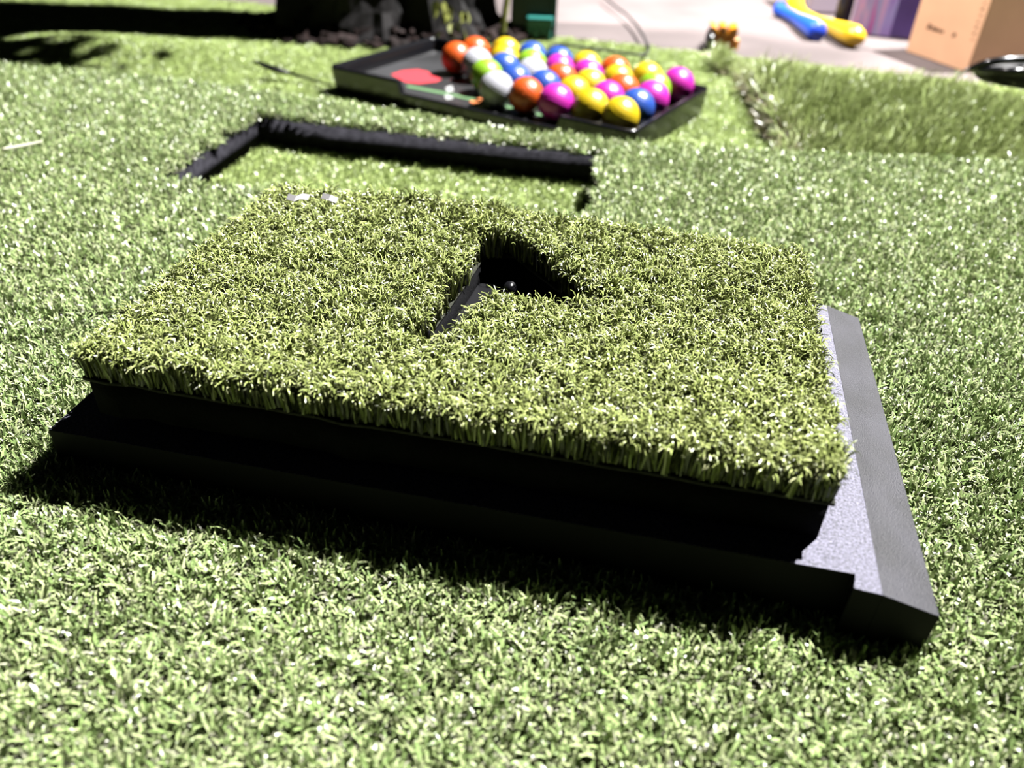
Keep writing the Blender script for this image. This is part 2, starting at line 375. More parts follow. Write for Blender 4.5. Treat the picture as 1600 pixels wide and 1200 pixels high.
pad = empty('turf_pad', pp(PW / 2, PD_ / 2) + Vector((0, 0, 0.026)), A_PAD); tag(pad, 'thick yellow-green turf pad on black foam with a chevron slot, resting on the rubber base', 'turf pad')
Pi = (Matrix.Translation(pp(PW / 2, PD_ / 2) + Vector((0, 0, 0.026))) @ Matrix.Rotation(A_PAD, 4, 'Z')).inverted()
CHEV = [at(u, v, 0.0600) for u, v in ((644, 518), (698, 447), (736, 396), (757, 366), (804, 364), (842, 392), (900, 434), (946, 464), (905, 471), (845, 462), (800, 455), (772, 458), (742, 476), (678, 534))]
CH = [tuple((Pi @ p))[:2] for p in CHEV]
hw, hd = PW / 2, PD_ / 2
def rough_rect(a, b, amp, n=26):
    r = np.random.default_rng(3); P = []
    for (x0, y0), (x1, y1) in zip(((-a, -b), (a, -b), (a, b), (-a, b)), ((a, -b), (a, b), (-a, b), (-a, -b))):
        for i in range(n):
            t = i / n; nx, ny = (y1 - y0), -(x1 - x0); l = math.hypot(nx, ny); w = r.normal(0, amp) if i else 0
            P.append((x0 + (x1 - x0) * t + nx / l * w, y0 + (y1 - y0) * t + ny / l * w))
    return P
slab('foam_block', rough_rect(hw - 0.004, hd - 0.004, 0.0006), 0.0, 0.0185, M['foam'], pad, [CH])
slab('backing', rough_rect(hw - 0.0025, hd - 0.0025, 0.0004), 0.0185, 0.0200, M['cloth_edge'], pad, [CH])
# plastic channel set into the slot: floor plate with a raised rib, and a liner on the left wall
def chan():
    bm = bmesh.new()
    def loc(u, v, z): return Pi @ at(u, v, z)
    def poly(pts, th=0.001):
        vs = [bm.verts.new(p) for p in pts]; lo = [bm.verts.new(p - Vector((0, 0, th))) for p in pts]; n = len(pts)
        bm.faces.new(vs); bm.faces.new(lo[::-1])
        for i in range(n): bm.faces.new((vs[i], lo[i], lo[(i + 1) % n], vs[(i + 1) % n]))
    z = 0.0345
    poly([loc(668, 535, z), loc(742, 442, z), loc(790, 446, z), loc(700, 535, z)])
    return bm
bm_obj('channel_floor', chan(), M['black_plastic'], pad)
r0, r1 = Pi @ at(672, 533, 0.0365), Pi @ at(740, 438, 0.0365)
tube('channel_rib', [r0, (r0 + r1) / 2, r1], 0.0007, M['scrap'], pad, 8)
tube('channel_stud', [Pi @ at(795, 455, 0.036), Pi @ at(797, 449, 0.042)], [0.004, 0.0035], M['black_gloss'], pad, 14, sub=1)
PAL_PAD = [(0.42, (0.075, 0.085, 0.035), 0.78, 1.1, 0.6), (0.27, (0.52, 0.595, 0.20), 1.0, 1.0, 1.0), (0.17, (0.38, 0.46, 0.13), 1.0, 1.0, 1.1), (0.14, (0.56, 0.58, 0.30), 0.92, 0.9, 1.5)]  # first entry: dark short fibres stand in for shade in gaps and front skirt
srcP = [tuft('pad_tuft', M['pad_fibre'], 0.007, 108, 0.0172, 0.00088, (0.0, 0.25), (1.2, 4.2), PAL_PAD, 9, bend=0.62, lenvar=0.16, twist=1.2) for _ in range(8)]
RECT = [(-hw + 0.006, -hd + 0.006), (hw - 0.006, -hd + 0.006), (hw - 0.006, hd - 0.006), (-hw + 0.006, hd - 0.006)]
def offset(poly, d):
    out = []; n = len(poly); A = sum(poly[i][0] * poly[(i + 1) % n][1] - poly[(i + 1) % n][0] * poly[i][1] for i in range(n)); s_ = 1 if A > 0 else -1
    for i in range(n):
        p, q, r_ = (np.array(poly[j % n]) for j in (i - 1, i, i + 1)); e = (q - p) / np.linalg.norm(q - p) + (r_ - q) / np.linalg.norm(r_ - q); e /= np.linalg.norm(e)
        out.append(tuple(q + s_ * d * np.array([e[1], -e[0]])))
    return out
CHo = offset(CH, 0.0026)
x, y = grid_points(RECT, 0.0056, holes=[CHo])
ea = np.arange(-hw + 0.0065, hw - 0.006, 0.0048); eb = np.arange(-hd + 0.0065, hd - 0.006, 0.0048)      # full rows along the four cut edges
x = np.r_[x, ea, ea, np.full(len(eb), -hw + 0.0065), np.full(len(eb), hw - 0.0065)] ; y = np.r_[y, np.full(len(ea), -hd + 0.0065), np.full(len(ea), hd - 0.0065), eb, eb]
n = len(x); rot = spin(n, 0.10); edge = np.minimum.reduce([hw - np.abs(x), hd - np.abs(y)])
sz = sizes(n); sz[:, 2] *= 1 + 0.32 * np.exp(-(((x + 0.035) / 0.075) ** 2 + ((y - hd) / 0.05) ** 2))
for i in np.where(y < -hd + 0.016)[0]:                # cut edge: the outer rows lean back into the pile
    w = 1 - (y[i] + hd - 0.004) / 0.012
    rot[i] = (Matrix.Rotation(-0.10 * max(0.0, min(1.0, w)), 3, 'X') @ Euler(tuple(rot[i])).to_matrix()).to_euler()
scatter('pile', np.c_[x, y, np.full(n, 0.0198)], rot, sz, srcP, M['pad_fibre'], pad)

# ------------------------------------------------------------------ black ball tray
A_T = math.radians(-31.0)
td = Vector((math.cos(A_T), math.sin(A_T), 0)); tn = Vector((-math.sin(A_T), math.cos(A_T), 0))
TC = Vector((-0.0087, 1.0190, 0)); TW, TD, TH = 0.427, 0.223, 0.032
FZ = 0.0145            # the tray's inner floor is raised
tray = empty('ball_tray', TC + Vector((0, 0, ZL)), A_T); tag(tray, 'glossy black plastic tray with a cut-down front rim, full of golf balls', 'tray')
Ti = (Matrix.Translation(TC + Vector((0, 0, ZL))) @ Matrix.Rotation(A_T, 4, 'Z')).inverted()
def rrect(a, b, r, inset=0.0, n=7):
    P = []; a -= inset; b -= inset; r = max(r - inset, 0.002)
    for cx, cy, s in ((a - r, b - r, 0), (-a + r, b - r, 90), (-a + r, -b + r, 180), (a - r, -b + r, 270)):
        for i in range(n):
            w = math.radians(s + 90 * i / (n - 1)); P.append((cx + r * math.cos(w), cy + r * math.sin(w)))
    return P
def tray_bm():
    cA = Ti @ at(620, 126, ZL + TH); cB = Ti @ at(872, 182, ZL + TH); xa, xb = cA.x, cB.x
    a, b = TW / 2, TD / 2; bm = bmesh.new()
    def path(inset):
        P = rrect(a, b, 0.014, inset); out = []
        m = len(P)
        for i in range(m):
            p, q = P[i], P[(i + 1) % m]; out.append((p[0], p[1], TH))
            if p[1] < 0 and q[1] < 0 and q[0] - p[0] > 0.2:          # the long front run, left to right
                for xx, hh in ((xa, TH), (xa + 0.004, FZ + 0.0035), (xb - 0.004, FZ + 0.0035), (xb, TH)): out.append((xx, p[1], hh))
        return out
    rings = []
    def ring(inset, f):
        rings.append([bm.verts.new((p[0], p[1], f(p[2]))) for p in path(inset)])
    ring(0.006, lambda h: 0.0); ring(0.004, lambda h: 0.0008); ring(0.0008, lambda h: h - 0.0035); ring(0.0007, lambda h: h - 0.0018); ring(0.0016, lambda h: h - 0.0005); ring(0.0032, lambda h: h)
    ring(0.0056, lambda h: h - 0.0001); ring(0.0072, lambda h: h - 0.0008); ring(0.0083, lambda h: h - 0.0022); ring(0.0096, lambda h: FZ + (h - FZ) * 0.5 if h > FZ + 0.005 else h - 0.0016); ring(0.0110, lambda h: FZ + 0.0008); ring(0.0125, lambda h: FZ)
    for r0, r1 in zip(rings, rings[1:]):
        for i in range(len(r0)): bm.faces.new((r0[i], r0[(i + 1) % len(r0)], r1[(i + 1) % len(r1)], r1[i]))
    bm.faces.new(rings[0][::-1]); bm.faces.new(rings[-1])
    return bm
t_ = bm_obj('tray_body', tray_bm(), M['black_gloss'], tray, smooth=True)
t_.data.materials.append(M['tray_floor']); t_.data.polygons[len(t_.data.polygons) - 1].material_index = 1
t_.data.set_sharp_from_angle(angle=math.radians(50))
def decal(px, mat, dz=0.0004):
    P = [Ti @ at(u, v, ZL + FZ) for u, v in px]; n = len(P)
    bm = bmesh.new(); up = [bm.verts.new((p.x, p.y, FZ + dz)) for p in P]; lo = [bm.verts.new((p.x, p.y, FZ - 0.0004)) for p in P]
    bm.faces.new(up); bm.faces.new(lo[::-1])
    for i in range(n): bm.faces.new((up[i], lo[i], lo[(i + 1) % n], up[(i + 1) % n]))
    return bm_obj('printed_mark', bm, mat, tray)
decal([(611, 117), (628, 111), (652, 109), (668, 112), (676, 119), (690, 124), (682, 128), (655, 131), (634, 129)], M['red_ink'])
decal([(703, 124), (730, 127), (764, 130), (768, 135), (742, 134), (712, 130)], M['red_ink'])
decal([(733, 159), (752, 152), (757, 158), (750, 168)], M['orange_ink'])
decal([(636, 133), (700, 145), (800, 167), (860, 182), (860, 185), (800, 171), (700, 149), (636, 137)], M['green_ink'])
decal([(696, 137), (706, 134), (709, 142), (699, 145)], M['white_ink']); decal([(694, 150), (705, 147), (708, 154), (698, 156)], M['white_ink'])

# ------------------------------------------------------------------ golf balls
BR = 0.0202
def ball_mesh():
    bm = bmesh.new(); bmesh.ops.create_icosphere(bm, subdivisions=5, radius=1.0)
    n = 250; i = np.arange(n) + 0.5; ph = np.arccos(1 - 2 * i / n); th = math.pi * (1 + 5 ** 0.5) * i
    D = np.c_[np.cos(th) * np.sin(ph), np.sin(th) * np.sin(ph), np.cos(ph)]
    co = np.array([v.co for v in bm.verts]); ang = np.arccos(np.clip(co @ D.T, -1, 1)).min(axis=1); r0 = 0.093
    dep = np.where(ang < r0, 0.022 * (1 - (ang / r0) ** 2), 0)
    for v, d in zip(bm.verts, dep): v.co *= BR * (1 - d)
    me = bpy.data.meshes.new('golf_ball'); bm.to_mesh(me); bm.free()
    me.polygons.foreach_set('use_smooth', [True] * len(me.polygons)); return me
BALLM = {'orange': plain('orange_ball', (0.648, 0.094, 0.007), 0.38, 0.5), 'yellow': plain('yellow_ball', (0.70, 0.50, 0.007), 0.38, 0.5),
         'white': plain('white_ball', (0.533, 0.533, 0.59), 0.38, 0.5), 'green': plain('lime_ball', (0.274, 0.533, 0.022), 0.38, 0.5),
         'blue': plain('blue_ball', (0.022, 0.086, 0.446), 0.38, 0.5), 'magenta': plain('magenta_ball', (0.612, 0.022, 0.418), 0.38, 0.5)}
BALLS = [  # colour, centre in the photograph, what singles it out
 ('orange', 737, 95, 'bright orange golf ball standing alone at the left end of the balls'),
 ('orange', 773, 84, 'orange-red golf ball at the back behind the lone orange ball'),
 ('white', 782, 101, 'white golf ball right beside the lone orange ball, behind the lime one'),
 ('yellow', 808, 87, 'yellow golf ball at the back next to the rear orange-red ball'),
 ('yellow', 837, 95, 'yellow golf ball at the back between a yellow ball and a blue ball'),
 ('blue', 854, 89, 'blue golf ball on the back edge, the leftmost blue of that edge'),
 ('green', 787, 119, 'lime green golf ball directly behind the large front white ball'),
 ('blue', 817, 104, 'blue golf ball between the rear white ball and the lime ball'),
 ('white', 846, 115, 'white golf ball in the middle of the group, ringed by blue balls'),
 ('green', 872, 105, 'lime green golf ball in the back half, in front of two blue balls'),
 ('blue', 893, 100, 'blue golf ball on the back edge beside a magenta ball'),
 ('white', 806, 142, 'large white golf ball with a seam at the front left of the group'),
 ('blue', 829, 125, 'blue golf ball just behind and right of the large seamed white ball'),
 ('blue', 876, 131, 'blue golf ball in the middle behind the front orange ball'),
 ('orange', 858, 152, 'orange golf ball in the front row between white and magenta'),
 ('orange', 899, 118, 'orange golf ball in the middle between blue and magenta balls'),
 ('magenta', 920, 113, 'magenta golf ball in the back half below the rear yellow ball'),
 ('yellow', 938, 105, 'yellow golf ball at the back edge with a magenta ball before it'),
 ('magenta', 952, 127, 'magenta golf ball in the middle left of two orange balls'),
 ('orange', 971, 118, 'orange golf ball at the back edge between two yellow balls'),
 ('magenta', 896, 161, 'magenta golf ball in the front row right behind the tray rim step'),
 ('yellow', 910, 143, 'yellow golf ball directly behind the front magenta ball'),
 ('yellow', 930, 135, 'yellow golf ball in the second row, behind a yellow and before a magenta ball'),
 ('yellow', 948, 165, 'yellow golf ball in the front row next to the front magenta ball'),
 ('magenta', 968, 147, 'magenta golf ball in the middle behind the two front yellow balls'),
 ('orange', 990, 139, 'orange golf ball towards the right, below two yellow balls'),
 ('yellow', 998, 131, 'yellow golf ball towards the right just behind an orange ball'),
 ('yellow', 1013, 122, 'yellow golf ball at the back edge near the right end'),
 ('yellow', 986, 178, 'yellow golf ball at the front right corner of the group'),
 ('blue', 1008, 164, 'blue golf ball behind the front corner yellow ball'),
 ('magenta', 1022, 156, 'magenta golf ball by the right rim between blue and lime balls'),
 ('green', 1037, 147, 'lime green golf ball by the right rim between two magenta balls'),
 ('magenta', 1050, 138, 'magenta golf ball in the back right corner of the tray')]
BZ = ZL + FZ + 0.0001 + BR
pts = np.array([list((Ti @ at(u, v, BZ)))[:2] for _, u, v, _ in BALLS])
aim = pts.copy()
for it in range(3000):                                 # let the balls settle side by side inside the rim
    for i in range(len(pts)):
        for j in range(i):
            d = pts[i] - pts[j]; l = np.hypot(*d)
            if l < 2 * BR + 0.0003:
                c = (2 * BR + 0.0003 - l) / 2 * d / max(l, 1e-6); pts[i] += c; pts[j] -= c
    if it < 2200: pts += (aim - pts) * 0.02
    lx, ly = TW / 2 - 0.0124 - BR, TD / 2 - 0.0124 - BR
    pts[:, 0] = np.clip(pts[:, 0], -lx, lx); pts[:, 1] = np.clip(pts[:, 1], -ly, ly)
print('ball shift mm', np.round(np.hypot(*(pts - aim).T) * 1000).tolist())
bme = ball_mesh(); bme.materials.append(BALLM['white'])
Tm = Ti.inverted()
for (c, u, v, lab), q in zip(BALLS, pts):
    o = bpy.data.objects.new('golf_ball', bme); COL.objects.link(o)
    w = Tm @ Vector((q[0], q[1], 0)); o.location = (w.x, w.y, BZ); o.rotation_euler = tuple(rng.uniform(0, 6.28, 3))
    o.material_slots[0].link = 'OBJECT'; o.material_slots[0].material = BALLM[c]
    tag(o, lab, 'golf ball', 'coloured golf balls in the black tray')
    if 'seam' in lab:
        o.rotation_euler = (0, 0, 0)
        bm = bmesh.new(); ax = Matrix.Rotation(math.radians(-32), 3, 'Y') @ Matrix.Rotation(math.radians(28), 3, 'X')
        for i in range(48):
            for rr, zz in ((1.0, -0.012), (1.012, 0), (1.0, 0.012)):
                w_ = 2 * math.pi * i / 48; bm.verts.new(ax @ Vector((math.cos(w_) * rr * BR, math.sin(w_) * rr * BR, zz * BR)))
        bm.verts.ensure_lookup_table()
        for i in range(48):
            for k in range(2): bm.faces.new((bm.verts[3 * i + k], bm.verts[3 * i + k + 1], bm.verts[3 * ((i + 1) % 48) + k + 1], bm.verts[3 * ((i + 1) % 48) + k]))
        bm_obj('seam', bm, BALLM['white'], o, True)

# ------------------------------------------------------------------ long-pile turf piece at the right
LONG = [tuple(at(u, v, ZL))[:2] for u, v in ((1116, 86), (1148, 117), (1176, 140), (1195, 165), (1212, 200), (1240, 240))]
bk = [tuple(at(u, v, 0.004))[:2] for u, v in ((1600, 120), (1430, 103), (1310, 84), (1200, 70), (1126, 60))]
LONG = LONG + [(0.272, 0.775), (0.9, 0.765), (0.98, 0.85)] + [(bk[0][0] + 0.12, bk[0][1] - 0.03)] + bk
lt = empty('long_pile_turf', (0.6, 1.0, ZL)); tag(lt, 'deep olive long-pile turf offcut with a ragged brown cut edge', 'turf offcut')
slab('backing', sh(LONG, 0.6, 1.0), -0.004, 0.0, plain('tan_backing', (0.15, 0.12, 0.06), 0.9, 0.1, noise=0.5, nscale=300), lt)
PAL_LONG = [(0.42, (0.33, 0.42, 0.13), 1.0, 1.0, 1.0), (0.30, (0.50, 0.59, 0.23), 1.0, 1.0, 1.0), (0.28, (0.48, 0.42, 0.26), 0.7, 0.9, 2.2)]
srcG = [tuft('long_tuft', M['long_fibre'], 0.016, 80, 0.040, 0.0016, (0.1, 0.7), (0.2, 1.2), PAL_LONG, 5, comb=(0.75, -0.10)) for _ in range(6)]
x, y = grid_points(LONG, 0.0105); n = len(x)
rot = np.c_[rng.normal(0, 0.18, n), rng.normal(0, 0.18, n), rng.normal(0, 0.45, n)]
k0 = at(1540, 124, ZL + 0.04); szl = sizes(n, 0.75, 1.15)
flat = (x > k0.x - 0.015) & (x < k0.x + 0.2) & (y > k0.y - 0.06) & (y < k0.y + 0.05); szl[flat, 2] *= 0.55      # pressed down under the pouch
patch = 0.5 + 0.5 * np.sin(x * 31 + 2 * np.sin(y * 23)) * np.sin(y * 37 + 1.3); szl[:, 2] *= 0.82 + 0.3 * patch
tip = (x < 0.42) & (y > 1.12); szl[tip] *= 0.8; szl[tip, 2] *= 0.85
scatter('pile', np.c_[x - 0.6, y - 1.0, np.zeros(n)], rot, szl, srcG, M['long_fibre'], lt)
PAL_TAN = [(0.5, (0.50, 0.42, 0.26), 1, 1, 1), (0.3, (0.62, 0.56, 0.40), 1, 1, 1.5), (0.2, (0.30, 0.34, 0.14), 1.2, 1, 1)]
srcT = [tuft('cut_tuft', M['long_fibre'], 0.012, 26, 0.026, 0.0017, (0.2, 1.2), (0.2, 1.6), PAL_TAN, 5) for _ in range(4)]
ex, ey = [], []
for p, q in zip(LONG[:6], LONG[1:7]):
    for t in np.linspace(0, 1, 34):
        for w in (0.002, 0.010, 0.020): ex.append(p[0] + (q[0] - p[0]) * t + w + rng.normal(0, 0.003)); ey.append(p[1] + (q[1] - p[1]) * t + rng.normal(0, 0.003))
ex, ey = np.array(ex), np.array(ey); n = len(ex); tz = sizes(n, 0.7, 1.2) * np.clip((1.22 - ey) / 0.12, 0.3, 1)[:, None]
scatter('cut_edge_thatch', np.c_[ex - 0.6, ey - 1.0, np.zeros(n)], np.c_[rng.normal(0, 0.3, n), rng.normal(-0.45, 0.3, n), rng.normal(0, 0.5, n)], tz, srcT, M['long_fibre'], lt)

# ------------------------------------------------------------------ dark trunk behind the tray
tk = empty('tree_trunk', (-0.235, 1.405, ZL)); tag(tk, 'dark ridged tree trunk with hanging olive leaves behind the black tray', 'trunk')
def trunk_bm():
    bm = bmesh.new(); r = np.random.default_rng(5); nz, na = 26, 72; rings = []
    H = 1.05
    for i in range(nz):
        t = i / (nz - 1); z = H * t ** 1.5; ring = []
        flare = 1 + 0.22 * math.exp(-z / 0.05)
        for k in range(na):
            w = 2 * math.pi * k / na
            rid = 1 + 0.09 * math.sin(7 * w + 1.3 * math.sin(3 * z * 8)) + 0.06 * math.sin(17 * w + 9 * z) + 0.03 * r.normal()
            ring.append(bm.verts.new((0.152 * flare * rid * math.cos(w), 0.088 * flare * rid * math.sin(w), z)))
        rings.append(ring)
    for a, b in zip(rings, rings[1:]):
        for k in range(na): bm.faces.new((a[k], a[(k + 1) % na], b[(k + 1) % na], b[k]))
    bm.faces.new(rings[0][::-1]); bm.faces.new(rings[-1])
    return bm
bm_obj('trunk', trunk_bm(), M['dark_bark'], tk)
tube('added_shade_branch', [(-0.05, -0.05, 0.62), (-0.08, -0.14, 0.57), (-0.12, -0.22, 0.54)], [0.028, 0.02, 0.012], M['dark_bark'], tk, 10)  # unseen branch, added to carry the leaves that shade the turf at left
def leaf_bm(spots, seed=1, L=0.03, W=0.016):
    bm = bmesh.new(); r = np.random.default_rng(seed)
    for (x, y, z) in spots:
        Mx = Matrix.Translation((x, y, z)) @ Euler((r.uniform(-0.8, 0.8), r.uniform(0.3, 1.5), r.uniform(0, 6.28))).to_matrix().to_4x4()
        s = r.uniform(0.7, 1.3); P = [(0, 0, 0), (0.3 * L, W / 2, 0.003), (0.7 * L, W / 2.6, 0.002), (L, 0, -0.004), (0.7 * L, -W / 2.6, 0.002), (0.3 * L, -W / 2, 0.003), (0.5 * L, 0, -0.001)]
        vs = [bm.verts.new(Mx @ (Vector(p) * s)) for p in P]
        for i in range(6): bm.faces.new((vs[i], vs[(i + 1) % 6], vs[6]))
    return bm
r = np.random.default_rng(11)
def leaves_at(pxs):
    out = []
    for u, v in pxs:
        p = aty(u, v, 1.245); out.append((p.x + 0.235, p.y - 1.405, p.z - ZL))
    return out
for s in leaves_at([(697, 6), (708, 12), (716, 20), (703, 22), (711, 30), (724, 14), (693, 2), (690, 50), (728, 20), (706, 36), (684, 0)]):
    bm_obj('leaf', leaf_bm([s], int(r.integers(1e6)), 0.022, 0.013), M['leaf'], tk)
tf = bm_obj('added_shade_leaves', leaf_bm([(-0.12 + r.normal(0, 0.07), -0.225 + r.normal(0, 0.026), 0.54 + r.normal(0, 0.02)) for _ in range(420)], 3, 0.04, 0.02), M['leaf'], tk); tf['kind'] = 'stuff'  # out of view, added and shaped to cast a shadow on the turf
g = []
for _ in range(40):
    p = aty(r.uniform(715, 745), 60, 1.225); g.append((p.x + 0.235, p.y - 1.405, 0.0))
bmg = bmesh.new()
for (x_, y_, z_) in g:
    h = r.uniform(0.02, 0.045); dx, dy = r.normal(0, 0.008, 2); w = 0.0012
    vs = [bmg.verts.new(p) for p in ((x_ - w, y_, 0), (x_ + w, y_, 0), (x_ + dx + w * .6, y_ + dy, h * .6), (x_ + dx - w * .6, y_ + dy, h * .6), (x_ + dx * 2, y_ + dy * 2, h))]
    bmg.faces.new(vs[:4]); bmg.faces.new((vs[3], vs[2], vs[4]))
tg = bm_obj('grass_tuft', bmg, M['leaf'], tk); tg['kind'] = 'stuff'
p0, p1, p2 = aty(786, 52, 1.235), aty(788, 25, 1.235), aty(794, -12, 1.24); off = Vector((-0.235, 1.405, ZL))
tube('vine_stem', [p0 - off, p1 - off, p2 - off], [0.004, 0.0045, 0.004], M['leaf'], tk, 8)
# bark chips heaped at its foot
bmm = bmesh.new()
for _ in range(150):
    w = r.uniform(math.pi * 0.9, math.pi * 2.1); rr = r.uniform(0.95, 1.30)
    cx, cy = 0.185 * rr * math.cos(w), 0.10 * rr * math.sin(w)
    box_bm(bmm, (-0.012, -0.006, -0.003), (0.012, 0.006, 0.003), Matrix.Translation((cx, cy, r.uniform(0.002, 0.022) * (1.4 - rr) * 2.2)) @ Euler(tuple(r.uniform(-0.7, 0.7, 2)) + (r.uniform(0, 6.28),)).to_matrix().to_4x4() @ Matrix.Scale(r.uniform(0.6, 1.3), 4))
mu = bm_obj('bark_chips', bmm, M['mulch'], tk); mu['kind'] = 'stuff'

# ------------------------------------------------------------------ dark green bin with a teal lug
c0 = at(866, 62, ZL)
bn = empty('plastic_bin', (c0.x - 0.037, c0.y + 0.085, ZL)); tag(bn, 'dark green plastic bin with a teal foot beside the trunk', 'bin')
def bin_bm():
    bm = bmesh.new(); vs = box_bm(bm, (-0.034, -0.07, 0.006), (0.037, 0.09, 0.30))
    for v in vs:
        if v.co.z > 0.1: v.co.x *= 1.04; v.co.y *= 1.05
    top = [f for f in bm.faces if all(v.co.z > 0.1 for v in f.verts)]
    q = bmesh.ops.inset_region(bm, faces=top, thickness=0.004); q = bmesh.ops.extrude_face_region(bm, geom=top)
    bmesh.ops.delete(bm, geom=top, context='FACES'); bmesh.ops.translate(bm, verts=[v for v in q['geom'] if isinstance(v, bmesh.types.BMVert)], vec=(0, 0, -0.285))
    return bm
bevel(bm_obj('bin_shell', bin_bm(), M['green_plastic'], bn), 0.004, 3)
b_ = bmesh.new(); box_bm(b_, (0.029, -0.079, 0.0), (0.039, -0.068, 0.30)); bevel(bm_obj('corner_rib', b_, M['green_plastic'], bn), 0.002)
b_ = bmesh.new(); box_bm(b_, (-0.038, -0.078, 0.285), (0.044, -0.072, 0.302)); box_bm(b_, (0.038, -0.075, 0.285), (0.044, 0.098, 0.302)); bm_obj('rim', b_, M['green_plastic'], bn)
b_ = bmesh.new()
box_bm(b_, (-0.009, -0.095, 0.020), (0.034, -0.069, 0.034))
for i, (x0, hh) in enumerate(((-0.007, 0.009), (0.003, 0.004), (0.013, 0.008), (0.023, 0.0))):
    vs = box_bm(b_, (x0, -0.093, hh), (x0 + 0.0085, -0.069, 0.021))
bevel(bm_obj('foot', b_, M['teal_plastic'], bn), 0.002)

# ------------------------------------------------------------------ cords, straw, scrap
zc = ZL + 0.0035
cpx = [(943, -6), (962, 10), (978, 22), (992, 36), (1003, 52), (1010, 66), (1014, 75), (1011, 82), (1003, 86), (985, 84), (958, 80), (925, 76), (890, 71), (870, 70), (858, 74)]
tag(tube('power_cord', [at(u, v, zc + (0.004 if 70 < v < 88 and u < 1005 else 0.0)) for u, v in cpx], 0.0022, M['cord'], None, 8), 'thin dark cord curving from the concrete across the turf edge', 'cord')
q = [at(518, 133, ZL + 0.004), at(485, 124, ZL + 0.006), at(452, 114, ZL + 0.009), at(432, 109, ZL + 0.013), at(410, 101, ZL + 0.018), at(394, 95, ZL + 0.022)]
jc = empty('lead_with_plug', (q[0].x, q[0].y, ZL)); tag(jc, 'thin black lead with a raised tapered tip left of the tray', 'lead'); jo = jc.location
tube('lead', [p - jo for p in q[:3]], [0.0014, 0.0016, 0.0022], M['black_plastic'], jc, 10)
tube('tip', [p - jo for p in q[2:]], [0.0022, 0.0042, 0.0034, 0.0008], M['black_plastic'], jc, 12)
q = [at(4, 233, 0.006), at(34, 228, 0.005), at(66, 221, 0.005)]
tag(tube('loose_straw', q, [0.0011, 0.0014, 0.0009], M['straw'], None, 8), 'pale loose straw lying on the mat at the left', 'straw')
s0 = at(452, 311, 0.066); sc_ = empty('plastic_scrap', s0); tag(sc_, 'crumpled pale plastic scrap on the back left of the turf pad', 'scrap')
def strip(px, zs, w):
    bm = bmesh.new(); prev = None
    for (u, v), z in zip(px, zs):
        p = at(u, v, z) - s0; a = bm.verts.new(p + Vector((0, -w, 0))); b = bm.verts.new(p + Vector((0.001, w, 0.002)))
        if prev: bm.faces.new((prev[0], a, b, prev[1]))
        prev = (a, b)
    o = bm_obj('flake', bm, M['scrap'], sc_); s = o.modifiers.new('thick', 'SOLIDIFY'); s.thickness = 0.0005; return o
strip([(448, 309), (460, 313), (470, 309), (482, 311)], [0.064, 0.066, 0.067, 0.064], 0.0018)
strip([(502, 308), (514, 311), (526, 316)], [0.064, 0.066, 0.063], 0.0016)

# ------------------------------------------------------------------ things on the concrete
# small toy with a black wheel
t0 = at(1106, 84, ZC); ty = empty('toy_vehicle', (t0.x + 0.02, t0.y + 0.03, ZC)); tag(ty, 'small amber toy vehicle with a black wheel at the tip of the turf offcut', 'toy'); to = Vector(ty.location)
def L_(u, v, Y): return aty(u, v, Y) - to
Y0 = t0.y + 0.03
for (px) in ([(1112, 40), (1121, 44), (1125, 58), (1119, 66), (1112, 54)], [(1126, 42), (1136, 41), (1140, 60), (1124, 60)], [(1141, 46), (1153, 42), (1154, 50), (1150, 62), (1139, 60)]):
    bm = bmesh.new(); f = [bm.verts.new(L_(u, v, Y0)) for u, v in px]; b = [bm.verts.new(L_(u, v, Y0) + Vector((0.0, 0.02, 0.004))) for u, v in px]
    bm.faces.new(f); bm.faces.new(b[::-1])
    for i in range(len(px)): bm.faces.new((f[i], b[i], b[(i + 1) % len(px)], f[(i + 1) % len(px)]))
    bevel(bm_obj('panel', bm, M['orange_toy'], ty), 0.0015, 2)
bm = bmesh.new(); c = L_(1132, 74, Y0 + 0.012); box_bm(bm, (c.x - 0.022, c.y - 0.008, c.z - 0.012), (c.x + 0.022, c.y + 0.02, c.z + 0.016)); bevel(bm_obj('chassis', bm, M['orange_toy'], ty), 0.004, 3)
for du, dv_ in ((0.0, 0.0), (0.010, 0.040)):
    c = L_(1108, 68, Y0 - 0.004) + Vector((du, dv_, 0)); rw = 0.0135; c.z = rw + 0.0005
    tube('wheel', [c + Vector((-0.006, 0, 0)), c + Vector((-0.004, 0, 0)), c + Vector((0.004, 0, 0)), c + Vector((0.006, 0, 0))], [rw * .85, rw, rw, rw * .85], M['black_plastic'], ty, 24, sub=1)
c = L_(1131, 48, Y0 - 0.002); tube('knob', [c, c + Vector((0, -0.003, 0))], [0.002, 0.0015], M['black_plastic'], ty, 10, sub=1)

